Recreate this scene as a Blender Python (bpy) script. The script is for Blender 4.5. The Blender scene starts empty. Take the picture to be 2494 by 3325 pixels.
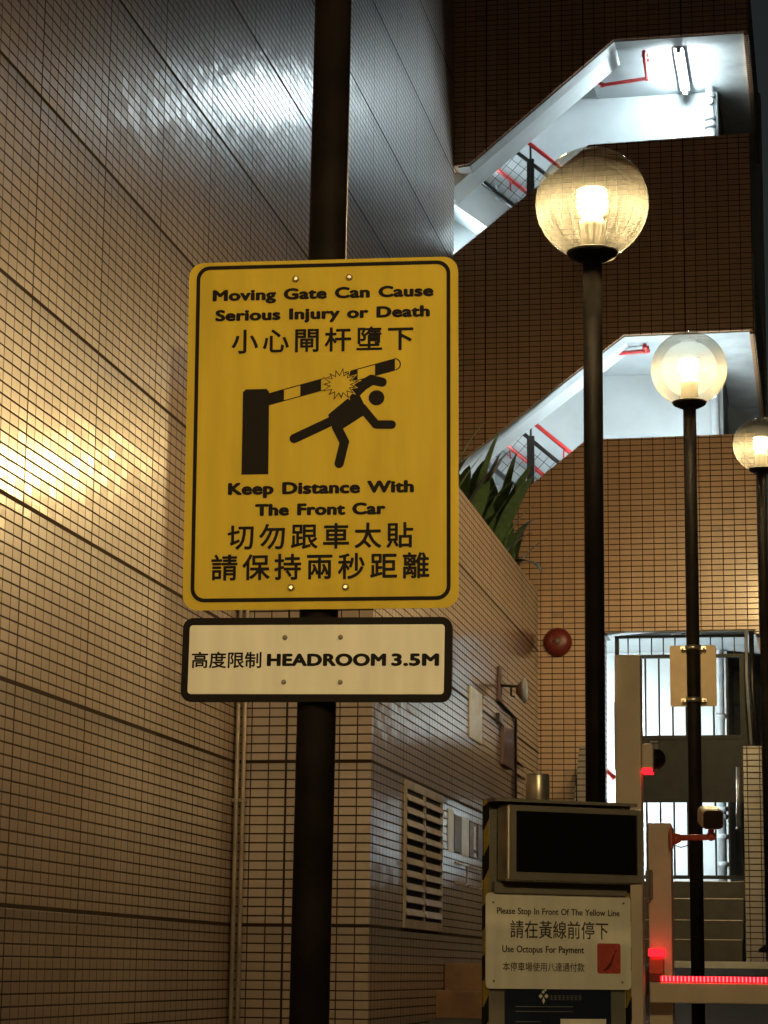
import bpy, bmesh, math, random
from mathutils import Vector, Matrix
random.seed(7)
rad = math.radians
S = bpy.context.scene
C = S.collection

# ------------------------------------------------------------------ camera, world, exposure
YAW, PITCH, ROLL = 0.19238, 0.19828, 0.012388
fw = Vector((-math.sin(YAW)*math.cos(PITCH), math.cos(YAW)*math.cos(PITCH), math.sin(PITCH)))
rt = Vector((math.cos(YAW), math.sin(YAW), 0)); up = rt.cross(fw)
r2 = math.cos(ROLL)*rt + math.sin(ROLL)*up; u2 = -math.sin(ROLL)*rt + math.cos(ROLL)*up
cam = bpy.data.cameras.new('camera'); cam.sensor_width = 36; cam.lens = 80.12
cam.clip_start = 0.05; cam.clip_end = 400
co = bpy.data.objects.new('camera', cam); C.objects.link(co); S.camera = co
M = Matrix((r2, u2, -fw)).transposed().to_4x4(); co.matrix_world = M

W = bpy.data.worlds.new('World'); S.world = W; W.use_nodes = True
nt = W.node_tree; sky = nt.nodes.new('ShaderNodeTexSky'); sky.sky_type = 'NISHITA'; sky.sun_disc = False
sky.sun_elevation = rad(1.0); sky.sun_rotation = rad(200)
nt.links.new(sky.outputs[0], nt.nodes['Background'].inputs[0]); nt.nodes['Background'].inputs[1].default_value = 0.004

S.view_settings.view_transform = 'Standard'; S.view_settings.look = 'None'
S.view_settings.gamma = 1; S.view_settings.exposure = 2.3
cy = S.cycles
cy.use_denoising = True; cy.max_bounces = 7; cy.transparent_max_bounces = 12
cy.diffuse_bounces = 4; cy.glossy_bounces = 3
cy.sample_clamp_indirect = 4; cy.caustics_reflective = False; cy.caustics_refractive = False

BULB = 900.0      # radiance of the lamp bulbs
TUBE = 100.0        # radiance of the fluorescent tubes

# ------------------------------------------------------------------ materials
def mat(name, col=(.5,.5,.5), rough=.5, metal=0.0, spec=.5, noise=0.0, nscale=8.0, bump=0.0, bscale=60.0, stretch=None):
    m = bpy.data.materials.new(name); m.use_nodes = True; t = m.node_tree; b = t.nodes['Principled BSDF']
    b.inputs['Base Color'].default_value = (*col, 1); b.inputs['Roughness'].default_value = rough
    b.inputs['Metallic'].default_value = metal; b.inputs['Specular IOR Level'].default_value = spec
    tc = t.nodes.new('ShaderNodeTexCoord')
    if noise:
        n = t.nodes.new('ShaderNodeTexNoise'); n.inputs['Scale'].default_value = nscale; n.inputs['Detail'].default_value = 6
        if stretch:
            sv = t.nodes.new('ShaderNodeVectorMath'); sv.operation = 'MULTIPLY'; sv.inputs[1].default_value = stretch
            t.links.new(tc.outputs['Object'], sv.inputs[0]); t.links.new(sv.outputs[0], n.inputs['Vector'])
        else: t.links.new(tc.outputs['Object'], n.inputs['Vector'])
        r = t.nodes.new('ShaderNodeMapRange'); r.inputs[1].default_value = .3; r.inputs[2].default_value = .7
        r.inputs[3].default_value = 1-noise; r.inputs[4].default_value = 1+noise*.35
        t.links.new(n.outputs['Fac'], r.inputs[0])
        mx = t.nodes.new('ShaderNodeMix'); mx.data_type = 'RGBA'; mx.blend_type = 'MULTIPLY'; mx.inputs[0].default_value = 1
        mx.inputs[6].default_value = (*col, 1)
        t.links.new(r.outputs[0], mx.inputs[7]); t.links.new(mx.outputs[2], b.inputs['Base Color'])
    if bump:
        n2 = t.nodes.new('ShaderNodeTexNoise'); n2.inputs['Scale'].default_value = bscale; n2.inputs['Detail'].default_value = 3
        t.links.new(tc.outputs['Object'], n2.inputs['Vector'])
        bp = t.nodes.new('ShaderNodeBump'); bp.inputs['Strength'].default_value = bump; bp.inputs['Distance'].default_value = .004
        t.links.new(n2.outputs['Fac'], bp.inputs['Height']); t.links.new(bp.outputs[0], b.inputs['Normal'])
    return m

def emis(name, col, strength):
    m = bpy.data.materials.new(name); m.use_nodes = True; t = m.node_tree
    for n in list(t.nodes):
        if n.type != 'OUTPUT_MATERIAL': t.nodes.remove(n)
    e = t.nodes.new('ShaderNodeEmission'); e.inputs[0].default_value = (*col, 1); e.inputs[1].default_value = strength
    t.links.new(e.outputs[0], t.nodes['Material Output'].inputs[0])
    return m

TP, RP, V0, U0 = 0.1, 0.0495, 0.2326, 8.77     # tile pitch, row pitch, first groove, first panel joint
def tile_mat(name, col, grout, grooves=True, rough=.44, tilt=.032, coat=.62):
    m = bpy.data.materials.new(name); m.use_nodes = True; t = m.node_tree; b = t.nodes['Principled BSDF']; L = t.links
    def math_(op, a, c=None, d=None):
        n = t.nodes.new('ShaderNodeMath'); n.operation = op
        for i, v in enumerate((a, c, d)):
            if v is None: continue
            if isinstance(v, (int, float)): n.inputs[i].default_value = v
            else: L.new(v, n.inputs[i])
        return n.outputs[0]
    uv = t.nodes.new('ShaderNodeUVMap'); sp = t.nodes.new('ShaderNodeSeparateXYZ'); L.new(uv.outputs[0], sp.inputs[0])
    U = math_('DIVIDE', math_('SUBTRACT', sp.outputs[0], U0), TP); V = math_('DIVIDE', math_('SUBTRACT', sp.outputs[1], V0), RP)
    fu = math_('FRACT', U); fv = math_('FRACT', V); iu = math_('FLOOR', U); iv = math_('FLOOR', V)
    du = math_('MULTIPLY', math_('SUBTRACT', .5, math_('ABSOLUTE', math_('SUBTRACT', fu, .5))), TP)   # metres to nearest joint
    dv = math_('MULTIPLY', math_('SUBTRACT', .5, math_('ABSOLUTE', math_('SUBTRACT', fv, .5))), RP)
    pu = math_('FRACT', math_('DIVIDE', U, 9.0))
    dp = math_('MULTIPLY', math_('SUBTRACT', .5, math_('ABSOLUTE', math_('SUBTRACT', pu, .5))), TP*9)
    def line(d, hw, soft=.0016):
        r = t.nodes.new('ShaderNodeMapRange'); r.interpolation_type = 'SMOOTHSTEP'
        r.inputs[1].default_value = hw-soft/2; r.inputs[2].default_value = hw+soft/2; r.inputs[3].default_value = 1; r.inputs[4].default_value = 0
        L.new(d, r.inputs[0]); return r.outputs[0]
    j = math_('MAXIMUM', math_('MULTIPLY', line(du, .0034), .95), line(dv, .0038))
    j = math_('MAXIMUM', j, line(dp, .0062))
    big = None; dsum = None
    if grooves:
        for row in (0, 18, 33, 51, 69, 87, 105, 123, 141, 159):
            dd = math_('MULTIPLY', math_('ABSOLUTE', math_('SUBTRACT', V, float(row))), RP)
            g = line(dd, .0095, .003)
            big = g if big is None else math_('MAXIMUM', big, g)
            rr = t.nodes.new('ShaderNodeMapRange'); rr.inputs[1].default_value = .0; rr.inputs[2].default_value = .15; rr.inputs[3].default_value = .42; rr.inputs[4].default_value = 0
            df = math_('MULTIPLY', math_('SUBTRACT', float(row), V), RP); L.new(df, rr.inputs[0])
            darken = math_('MULTIPLY', rr.outputs[0], math_('GREATER_THAN', df, 0.0))
            dsum = darken if dsum is None else math_('ADD', dsum, darken)
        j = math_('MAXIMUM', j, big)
    cb = t.nodes.new('ShaderNodeCombineXYZ'); L.new(iu, cb.inputs[0]); L.new(iv, cb.inputs[1])
    wn = t.nodes.new('ShaderNodeTexWhiteNoise'); wn.noise_dimensions = '3D'; L.new(cb.outputs[0], wn.inputs['Vector'])
    # stains
    no = t.nodes.new('ShaderNodeTexNoise'); no.inputs['Scale'].default_value = 1.3; no.inputs['Detail'].default_value = 5
    L.new(uv.outputs[0], no.inputs['Vector'])
    val = math_('ADD', math_('MULTIPLY', wn.outputs['Value'], .07), math_('MULTIPLY', no.outputs['Fac'], .45))
    val = math_('ADD', val, .72)
    # a few chipped or replaced tiles, and rain streaks
    odd = math_('GREATER_THAN', wn.outputs['Value'], .994); val = math_('MULTIPLY', val, math_('SUBTRACT', 1.0, math_('MULTIPLY', odd, .35)))
    sc = t.nodes.new('ShaderNodeVectorMath'); sc.operation = 'MULTIPLY'; L.new(uv.outputs[0], sc.inputs[0]); sc.inputs[1].default_value = (9, .55, 1)
    ns = t.nodes.new('ShaderNodeTexNoise'); ns.inputs['Scale'].default_value = 1.0; ns.inputs['Detail'].default_value = 4; L.new(sc.outputs[0], ns.inputs['Vector'])
    val = math_('MULTIPLY', val, math_('ADD', .74, math_('MULTIPLY', ns.outputs['Fac'], .52)))
    if dsum is not None:      # darker just below each wide joint, fading downwards
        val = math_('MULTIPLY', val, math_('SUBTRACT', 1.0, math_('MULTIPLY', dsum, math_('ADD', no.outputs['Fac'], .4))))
    c1 = t.nodes.new('ShaderNodeMix'); c1.data_type = 'RGBA'; c1.blend_type = 'MULTIPLY'; c1.inputs[0].default_value = 1
    c1.inputs[6].default_value = (*col, 1); L.new(val, c1.inputs[7])
    c2 = t.nodes.new('ShaderNodeMix'); c2.data_type = 'RGBA'; L.new(j, c2.inputs[0]); L.new(c1.outputs[2], c2.inputs[6]); c2.inputs[7].default_value = (*grout, 1)
    L.new(c2.outputs[2], b.inputs['Base Color']); b.inputs['IOR'].default_value = 1.65; b.inputs['Coat Roughness'].default_value = .20; b.inputs['Coat IOR'].default_value = 1.6
    L.new(math_('SUBTRACT', coat, math_('MULTIPLY', j, coat)), b.inputs['Coat Weight'])
    ro = math_('ADD', math_('MULTIPLY', wn.outputs['Value'], .05), rough)
    ro = math_('ADD', ro, math_('MULTIPLY', j, .5)); L.new(ro, b.inputs['Roughness'])
    L.new(math_('SUBTRACT', 1.0, math_('MULTIPLY', j, .9)), b.inputs['Specular IOR Level'])
    # each tile sits a little out of true
    ge = t.nodes.new('ShaderNodeNewGeometry')
    vs = t.nodes.new('ShaderNodeVectorMath'); vs.operation = 'SUBTRACT'; L.new(wn.outputs['Color'], vs.inputs[0]); vs.inputs[1].default_value = (.5, .5, .5)
    vm = t.nodes.new('ShaderNodeVectorMath'); vm.operation = 'SCALE'; L.new(vs.outputs[0], vm.inputs[0]); vm.inputs['Scale'].default_value = tilt
    va = t.nodes.new('ShaderNodeVectorMath'); va.operation = 'ADD'; L.new(ge.outputs['Normal'], va.inputs[0]); L.new(vm.outputs[0], va.inputs[1])
    vn = t.nodes.new('ShaderNodeVectorMath'); vn.operation = 'NORMALIZE'; L.new(va.outputs[0], vn.inputs[0])
    n3 = t.nodes.new('ShaderNodeTexNoise'); n3.inputs['Scale'].default_value = 45; n3.inputs['Detail'].default_value = 2
    L.new(uv.outputs[0], n3.inputs['Vector'])
    hgt = math_('ADD', math_('MULTIPLY', j, -1.0), math_('MULTIPLY', n3.outputs['Fac'], .25))
    bp = t.nodes.new('ShaderNodeBump'); bp.inputs['Strength'].default_value = .6; bp.inputs['Distance'].default_value = .003
    L.new(hgt, bp.inputs['Height']); L.new(vn.outputs[0], bp.inputs['Normal']); L.new(bp.outputs[0], b.inputs['Normal']); L.new(bp.outputs[0], b.inputs['Coat Normal'])
    return m

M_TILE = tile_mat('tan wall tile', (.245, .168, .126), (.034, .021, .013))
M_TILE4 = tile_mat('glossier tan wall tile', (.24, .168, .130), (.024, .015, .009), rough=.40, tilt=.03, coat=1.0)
b4 = M_TILE4.node_tree.nodes['Principled BSDF']; b4.inputs['Coat Roughness'].default_value = .16; b4.inputs['Coat IOR'].default_value = 1.9
M_TILE2 = tile_mat('tan wall tile without grooves', (.36, .195, .088), (.045, .024, .012), grooves=False, tilt=.02, coat=.35)
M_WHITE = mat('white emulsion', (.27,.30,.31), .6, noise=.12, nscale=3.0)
M_WHITE2 = mat('brightened white emulsion', (.42,.46,.47), .5, noise=.12, nscale=3.0)  # lighter copy of the emulsion, extra brightness put into its colour
M_SOFFIT = mat('grey soffit paint', (.34,.36,.36), .7, noise=.25, nscale=4.0)
M_BLACK = mat('black paint', (.016,.013,.012), .38, noise=.5, nscale=20)
M_POLE = mat('black pole paint', (.012,.009,.008), .6, spec=.10, noise=.6, nscale=9, bump=.15, bscale=90)
M_GATE = mat('charcoal gate paint', (.020,.024,.028), .5, spec=.3, noise=.3, nscale=10)
M_RED = mat('red pipe paint', (.50,.035,.035), .35, noise=.25, nscale=20)
M_PIPEW = mat('white pipe', (.27,.29,.30), .4, noise=.15, nscale=12)
M_STEEL = mat('brushed steel', (.55,.51,.44), .34, metal=.9, noise=.15, nscale=30)
M_BRASS = mat('zinc bolt', (.5,.46,.38), .35, metal=.9)
M_BEIGE = mat('beige powder coat', (.74,.65,.52), .42, noise=.14, nscale=7, bump=.08, bscale=200)
M_GREY = mat('grey powder coat', (.19,.18,.15), .45, noise=.2, nscale=9)
M_SCREEN = mat('dark screen glass', (.004,.004,.004), .12)
M_YEL = mat('yellow reflective sheet', (.57,.42,.028), .5, spec=.2, noise=.16, nscale=3.2, stretch=(7,1,1), bump=.05, bscale=500)
M_CREAM = mat('white reflective sheet', (.80,.79,.70), .5, spec=.2, noise=.12, nscale=3.5, stretch=(7,1,1), bump=.05, bscale=500)
M_INK = mat('black vinyl', (.008,.006,.005), .6, spec=.12)
M_INK2 = mat('dark ink', (.03,.028,.025), .5)
M_ICON = mat('salmon print', (.50,.075,.055), .5, noise=.2, nscale=60)
M_ICOND = mat('dark red print', (.10,.010,.010), .5)
M_NAVY = mat('navy panel', (.010,.017,.042), .35)
M_FAINT = mat('pale print', (.16,.17,.17), .5)
M_HAZY = mat('hazard yellow', (.27,.19,.02), .45, noise=.3, nscale=30)
M_ALU = mat('bare aluminium sheet', (.52,.40,.25), .5, metal=.15, noise=.15, nscale=10)
M_LOUV = mat('cream louvre paint', (.36,.30,.25), .45, noise=.35, nscale=7)
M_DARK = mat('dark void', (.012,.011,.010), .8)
M_STEP = mat('brown step tile', (.20,.105,.055), .4, noise=.35, nscale=7, bump=.1)
M_STEPG = mat('dark stone step', (.045,.040,.033), .5, noise=.4, nscale=6)
M_KERB = mat('painted kerb', (.6,.6,.6), .5, noise=.2, nscale=6)
M_ROAD = mat('asphalt', (.05,.046,.042), .8, noise=.3, nscale=30, bump=.4, bscale=150)
M_PAV = mat('brown paving', (.16,.10,.07), .6, noise=.3, nscale=5)
M_SOIL = mat('soil', (.03,.02,.013), .95, noise=.4, nscale=20)
M_LEAF = mat('dark strap leaf', (.045,.080,.034), .34, noise=.5, nscale=16)
M_RUST = mat('reddish brown box', (.13,.075,.07), .5, noise=.2, nscale=8)
M_POSTER = mat('glossy paper', (.72,.74,.75), .3, noise=.12, nscale=18)
M_BROWNP = mat('brown notice', (.15,.10,.085), .4, noise=.3, nscale=14)
M_CONC = mat('dark concrete', (.05,.042,.036), .8, noise=.3, nscale=1.2)
M_BELL = mat('red bell enamel', (.15,.020,.017), .4, noise=.2, nscale=25)
M_ARM = mat('red bracket paint', (.55,.12,.075), .45)
M_DOME = mat('smoked dome', (.010,.006,.006), .08)
M_CONDU = mat('dull conduit', (.17,.14,.10), .5, noise=.2, nscale=12)
M_TILE3 = tile_mat('greyer pier tile', (.12,.095,.08), (.025,.018,.013), grooves=False, tilt=.02, coat=.3)
M_REDGLOW = emis('red glow', (.85,.012,.02), .55)
M_CAMF = mat('dark maroon glass', (.022,.008,.007), .3)
M_TUBE = emis('fluorescent tube glow', (.80,.95,1.0), TUBE)
M_BULB = emis('lamp bulb glow', (1.0,.74,.36), BULB)
M_RING = mat('lamp louvre ring', (.85,.75,.5), .3)

def globe_mat():
    m = bpy.data.materials.new('amber prismatic globe'); m.use_nodes = True; t = m.node_tree; L = t.links
    for n in list(t.nodes):
        if n.type != 'OUTPUT_MATERIAL': t.nodes.remove(n)
    out = t.nodes['Material Output']
    tr = t.nodes.new('ShaderNodeBsdfTransparent'); tr.inputs[0].default_value = (.95,.91,.83,1)
    tl = t.nodes.new('ShaderNodeBsdfTranslucent'); tl.inputs[0].default_value = (.97,.95,.86,1)
    gl = t.nodes.new('ShaderNodeBsdfGlossy'); gl.inputs['Roughness'].default_value = .06
    tc = t.nodes.new('ShaderNodeTexCoord'); sp = t.nodes.new('ShaderNodeSeparateXYZ'); L.new(tc.outputs['Object'], sp.inputs[0])
    def mth(op, a, b=None):
        n = t.nodes.new('ShaderNodeMath'); n.operation = op
        for i, v in enumerate((a, b)):
            if v is None: continue
            if isinstance(v, (int, float)): n.inputs[i].default_value = v
            else: L.new(v, n.inputs[i])
        return n.outputs[0]
    ang = mth('ARCTAN2', sp.outputs[1], sp.outputs[0])
    cv = t.nodes.new('ShaderNodeCombineXYZ'); L.new(mth('MULTIPLY', ang, 40.0), cv.inputs[0]); L.new(mth('MULTIPLY', sp.outputs[2], 2.5), cv.inputs[2])
    no = t.nodes.new('ShaderNodeTexNoise'); no.inputs['Scale'].default_value = 1.0; no.inputs['Detail'].default_value = 3; L.new(cv.outputs[0], no.inputs['Vector'])
    # flutes fade out above the middle of the ball
    lo = t.nodes.new('ShaderNodeMapRange'); lo.inputs[1].default_value = 3.66; lo.inputs[2].default_value = 3.56; L.new(sp.outputs[2], lo.inputs[0])
    rg = t.nodes.new('ShaderNodeMapRange'); rg.inputs[1].default_value = .38; rg.inputs[2].default_value = .66; rg.inputs[3].default_value = -.0014; rg.inputs[4].default_value = .017
    L.new(no.outputs['Fac'], rg.inputs[0])
    n2 = t.nodes.new('ShaderNodeTexNoise'); n2.inputs['Scale'].default_value = 14; n2.inputs['Detail'].default_value = 5; L.new(tc.outputs['Object'], n2.inputs['Vector'])
    fac = mth('ADD', mth('MULTIPLY', rg.outputs[0], lo.outputs[0]), mth('ADD', .0007, mth('MULTIPLY', n2.outputs['Fac'], .0022)))
    lw = t.nodes.new('ShaderNodeLayerWeight'); lw.inputs[0].default_value = .22
    fac = mth('ADD', fac, mth('MULTIPLY', lw.outputs['Facing'], .008))
    m1 = t.nodes.new('ShaderNodeMixShader'); L.new(fac, m1.inputs[0]); L.new(tr.outputs[0], m1.inputs[1]); L.new(tl.outputs[0], m1.inputs[2])
    fr = t.nodes.new('ShaderNodeFresnel'); fr.inputs[0].default_value = 1.35
    m2 = t.nodes.new('ShaderNodeMixShader'); L.new(mth('MULTIPLY', fr.outputs[0], .5), m2.inputs[0]); L.new(m1.outputs[0], m2.inputs[1]); L.new(gl.outputs[0], m2.inputs[2])
    L.new(m2.outputs[0], out.inputs[0])
    return m
M_GLOBE = globe_mat()

def led_mat():
    m = bpy.data.materials.new('red led strip'); m.use_nodes = True; t = m.node_tree; L = t.links
    for n in list(t.nodes):
        if n.type != 'OUTPUT_MATERIAL': t.nodes.remove(n)
    tc = t.nodes.new('ShaderNodeTexCoord'); sp = t.nodes.new('ShaderNodeSeparateXYZ'); L.new(tc.outputs['Object'], sp.inputs[0])
    a = t.nodes.new('ShaderNodeMath'); a.operation = 'MULTIPLY'; L.new(sp.outputs[0], a.inputs[0]); a.inputs[1].default_value = 2*math.pi/.0125
    s = t.nodes.new('ShaderNodeMath'); s.operation = 'SINE'; L.new(a.outputs[0], s.inputs[0])
    r = t.nodes.new('ShaderNodeMapRange'); L.new(s.outputs[0], r.inputs[0]); r.inputs[1].default_value = .1; r.inputs[2].default_value = 1
    mx = t.nodes.new('ShaderNodeMix'); mx.data_type = 'RGBA'; L.new(r.outputs[0], mx.inputs[0])
    mx.inputs[6].default_value = (.35,.002,.006,1); mx.inputs[7].default_value = (.9,.045,.04,1)
    e = t.nodes.new('ShaderNodeEmission'); L.new(mx.outputs[2], e.inputs[0]); e.inputs[1].default_value = 1.7
    L.new(e.outputs[0], t.nodes['Material Output'].inputs[0])
    return m
M_LED = led_mat()

# ------------------------------------------------------------------ mesh helpers
def nb(): return bmesh.new()
def box(bm, x0, x1, y0, y1, z0, z1, bev=0.0):
    r = bmesh.ops.create_cube(bm, size=1.0)
    vs = r['verts']
    for v in vs:
        v.co = Vector(((x0+x1)/2 + v.co.x*(x1-x0), (y0+y1)/2 + v.co.y*(y1-y0), (z0+z1)/2 + v.co.z*(z1-z0)))
    if bev:
        es = list({e for v in vs for e in v.link_edges})
        bmesh.ops.bevel(bm, geom=es, offset=bev, segments=3, profile=.5, affect='EDGES')
def prism(bm, pts, axis, a, b):
    """closed polygon pts (in the two other axes, cyclic order) extruded along axis from a to b"""
    def mk(p, d):
        if axis == 'y': return Vector((p[0], d, p[1]))
        if axis == 'x': return Vector((d, p[0], p[1]))
        return Vector((p[0], p[1], d))
    v0 = [bm.verts.new(mk(p, a)) for p in pts]; v1 = [bm.verts.new(mk(p, b)) for p in pts]
    n = len(pts); fs = [bm.faces.new(v0), bm.faces.new(v1[::-1])]
    for i in range(n): fs.append(bm.faces.new((v0[i], v1[i], v1[(i+1) % n], v0[(i+1) % n])))
    bmesh.ops.recalc_face_normals(bm, faces=fs)
def tube(bm, pts, r, seg=12, cap=True):
    pts = [Vector(p) for p in pts]; rings = []
    for i, p in enumerate(pts):
        d = (pts[min(i+1, len(pts)-1)] - pts[max(i-1, 0)]).normalized()
        a = d.orthogonal() if i == 0 else (pa - d*pa.dot(d))
        a.normalize(); pa = a; b = d.cross(a); rr = r[i] if isinstance(r, (list, tuple)) else r
        rings.append([bm.verts.new(p + rr*(math.cos(2*math.pi*k/seg)*a + math.sin(2*math.pi*k/seg)*b)) for k in range(seg)])
    fs = []
    for q in range(len(rings)-1):
        for k in range(seg):
            f = bm.faces.new((rings[q][k], rings[q][(k+1) % seg], rings[q+1][(k+1) % seg], rings[q+1][k])); f.smooth = True; fs.append(f)
    if cap: fs += [bm.faces.new(rings[0][::-1]), bm.faces.new(rings[-1])]
    bmesh.ops.recalc_face_normals(bm, faces=fs)
def lathe(bm, prof, c=(0,0,0), seg=32, axis='z', close=True):
    c = Vector(c); rings = []
    for r, h in prof:
        ring = []
        for k in range(seg):
            a = 2*math.pi*k/seg; p = Vector((r*math.cos(a), r*math.sin(a), h))
            if axis == 'x': p = Vector((p.z, p.x, p.y))
            if axis == 'y': p = Vector((p.x, p.z, p.y))
            ring.append(bm.verts.new(c+p))
        rings.append(ring)
    fs = []
    for q in range(len(rings)-1):
        for k in range(seg):
            f = bm.faces.new((rings[q][k], rings[q][(k+1) % seg], rings[q+1][(k+1) % seg], rings[q+1][k])); f.smooth = True; fs.append(f)
    if close: fs += [bm.faces.new(rings[0][::-1]), bm.faces.new(rings[-1])]
    bmesh.ops.recalc_face_normals(bm, faces=fs)
def rrect(w, h, r, cx=0, cy=0, n=7):
    pts = []
    for sx, sy, a0 in ((1,1,0), (-1,1,90), (-1,-1,180), (1,-1,270)):
        for k in range(n+1):
            a = rad(a0 + 90*k/n); pts.append((cx + sx*(w/2-r) + r*math.cos(a), cy + sy*(h/2-r) + r*math.sin(a)))
    return pts
def frame(bm, outer, inner, axis, a, b):
    """ring between two polygons of equal vertex count"""
    def mk(p, d): return Vector((p[0], d, p[1])) if axis == 'y' else Vector((d, p[0], p[1]))
    n = len(outer)
    V = [[bm.verts.new(mk(p, d)) for p in P] for P, d in ((outer, a), (inner, a), (outer, b), (inner, b))]
    fs = []
    for i in range(n):
        k = (i+1) % n
        fs += [bm.faces.new((V[0][i], V[0][k], V[1][k], V[1][i])), bm.faces.new((V[2][k], V[2][i], V[3][i], V[3][k])),
               bm.faces.new((V[0][k], V[0][i], V[2][i], V[2][k])), bm.faces.new((V[1][i], V[1][k], V[3][k], V[3][i]))]
    bmesh.ops.recalc_face_normals(bm, faces=fs)
def obj(name, bm, m, parent=None, uv=False, world=True):
    """link bm as one mesh object; with world=True the vertices are in world axes and are shifted to the parent's base"""
    if uv:
        ul = bm.loops.layers.uv.new('UVMap'); bm.normal_update()
        for f in bm.faces:
            n = f.normal
            for l in f.loops:
                p = l.vert.co
                l[ul].uv = (p.y, p.z) if abs(n.x) > max(abs(n.y), abs(n.z)) else ((p.x, p.z) if abs(n.y) >= abs(n.z) else (p.x, p.y))
    off = Vector((0,0,0)); q = parent
    while q is not None: off += q.location; q = q.parent
    me = bpy.data.meshes.new(name)
    if world and parent is not None: bmesh.ops.translate(bm, vec=-off, verts=bm.verts)
    bm.to_mesh(me); bm.free(); me.materials.append(m)
    o = bpy.data.objects.new(name, me); C.objects.link(o)
    if parent is not None: o.parent = parent
    return o
def tag(o, label, cat, group=None):
    o['label'] = label; o['category'] = cat
    if group: o['group'] = group
    return o
def thing(name, label, cat, loc, group=None, rot=(0,0,0)):
    o = bpy.data.objects.new(name, None); C.objects.link(o); o.location = loc; o.rotation_euler = rot; o.empty_display_size = .1
    return tag(o, label, cat, group)
def struct(name, bm, m, uv=False):
    o = obj(name, bm, m, None, uv); o['kind'] = 'structure'; return o
def dup(root, loc, label, rot=None):
    r = root.copy(); C.objects.link(r); r.location = loc; r['label'] = label
    if rot: r.rotation_euler = rot
    for ch in list(root.children):
        c = ch.copy(); C.objects.link(c); c.parent = r
        for g in ch.children:
            d = g.copy(); C.objects.link(d); d.parent = c
    return r
def text_bm(body, space=1.0):
    cu = bpy.data.curves.new('lettering', 'FONT'); cu.body = body; cu.size = 1; cu.space_character = space; cu.space_word = 1.25
    cu.resolution_u = 4
    o = bpy.data.objects.new('lettering', cu); C.objects.link(o); bpy.context.view_layer.update()
    me = bpy.data.meshes.new_from_object(o.evaluated_get(bpy.context.evaluated_depsgraph_get()))
    bm = nb(); bm.from_mesh(me); bpy.data.objects.remove(o); bpy.data.meshes.remove(me); bpy.data.curves.remove(cu)
    return bm
def bounds(bm):
    xs = [v.co.x for v in bm.verts]; ys = [v.co.y for v in bm.verts]; return min(xs), max(xs), min(ys), max(ys)
def lettering(body, x0, x1, z0, z1, yy, m, parent, weight=0.0, space=1.0, cap=True):
    """flat lettering facing -Y in the parent's frame, its width and cap height fitted to x0..x1, z0..z1 (metres)"""
    bm = text_bm(body, space); a, b, c, d = bounds(bm)
    if cap:
        h = text_bm('H'); _, _, c, d = bounds(h); h.free()
    w = weight*(z1-z0)
    sx = (x1-x0-2*w)/(b-a); sz = (z1-z0-2*w)/(d-c)
    src = [(v.co.x, v.co.y) for v in bm.verts]; fcs = [[v.index for v in f.verts] for f in bm.faces]; bm.free()
    offs = [(0, 0)]
    if weight: offs += [((1.45 if cap else 1.0)*w*math.cos(rad(45*k)), (.95 if cap else 1.0)*w*math.sin(rad(45*k))) for k in range(8)]
    bm = nb()
    for q, (ox, oz) in enumerate(offs):          # heavier strokes: the outline laid down again, a hair apart
        vs = [bm.verts.new((x0 + w + (x-a)*sx + ox, yy - q*.00002, z0 + w + (y-c)*sz + oz)) for x, y in src]
        for f in fcs:
            try: bm.faces.new([vs[i] for i in f])
            except ValueError: pass
    bm.normal_update()
    for f in bm.faces:
        if f.normal.y > 0: f.normal_flip()
    return obj('lettering', bm, m, parent, world=False)

# ------------------------------------------------------------------ ground
bm = nb(); prism(bm, [(-30,-4.16), (14.5,-.29), (18.40,.045), (70,.045), (70,-5), (-30,-5)], 'x', -20, 40); struct('road', bm, M_ROAD)
bm = nb(); box(bm, -1.3, 4.0, 18.42, 18.62, -.4, .098, .01); struct('kerb', bm, M_KERB)
bm = nb(); box(bm, -2.45, -1.25, 14.80, 18.4, -.4, .049, .006); box(bm, -2.51, -1.25, 14.5, 14.80, -.6, -.123, .006)
st = obj('entrance_step', bm, M_STEP); tag(st, 'low brown tiled steps at the foot of the louvred wall', 'steps')

# ------------------------------------------------------------------ tall left wall and projecting planter wall
bm = nb(); prism(bm, [(-3.226,-8), (-3.226,19.752), (-5.0,19.752), (-5.0,-8)], 'z', -4, 15)
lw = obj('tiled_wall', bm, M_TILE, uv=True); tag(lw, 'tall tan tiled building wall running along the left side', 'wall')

XW, YF = -2.45, 12.30
pw = thing('planter_wall', 'lower tan tiled wall with louvre and planter top, stepping out from the tall wall', 'wall', (-2.85,12.3,-1.0))
bm = nb(); prism(bm, [(-3.22,YF), (XW,YF), (XW,19.74), (XW-.12,19.74), (XW-.12,YF+.12), (-3.22,YF+.12)], 'z', -1.5, 3.29)
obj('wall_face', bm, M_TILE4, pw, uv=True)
bm = nb(); box(bm, -3.2, XW-.122, YF+.13, 19.7, 2.95, 3.17); obj('soil', bm, M_SOIL, pw)
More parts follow.
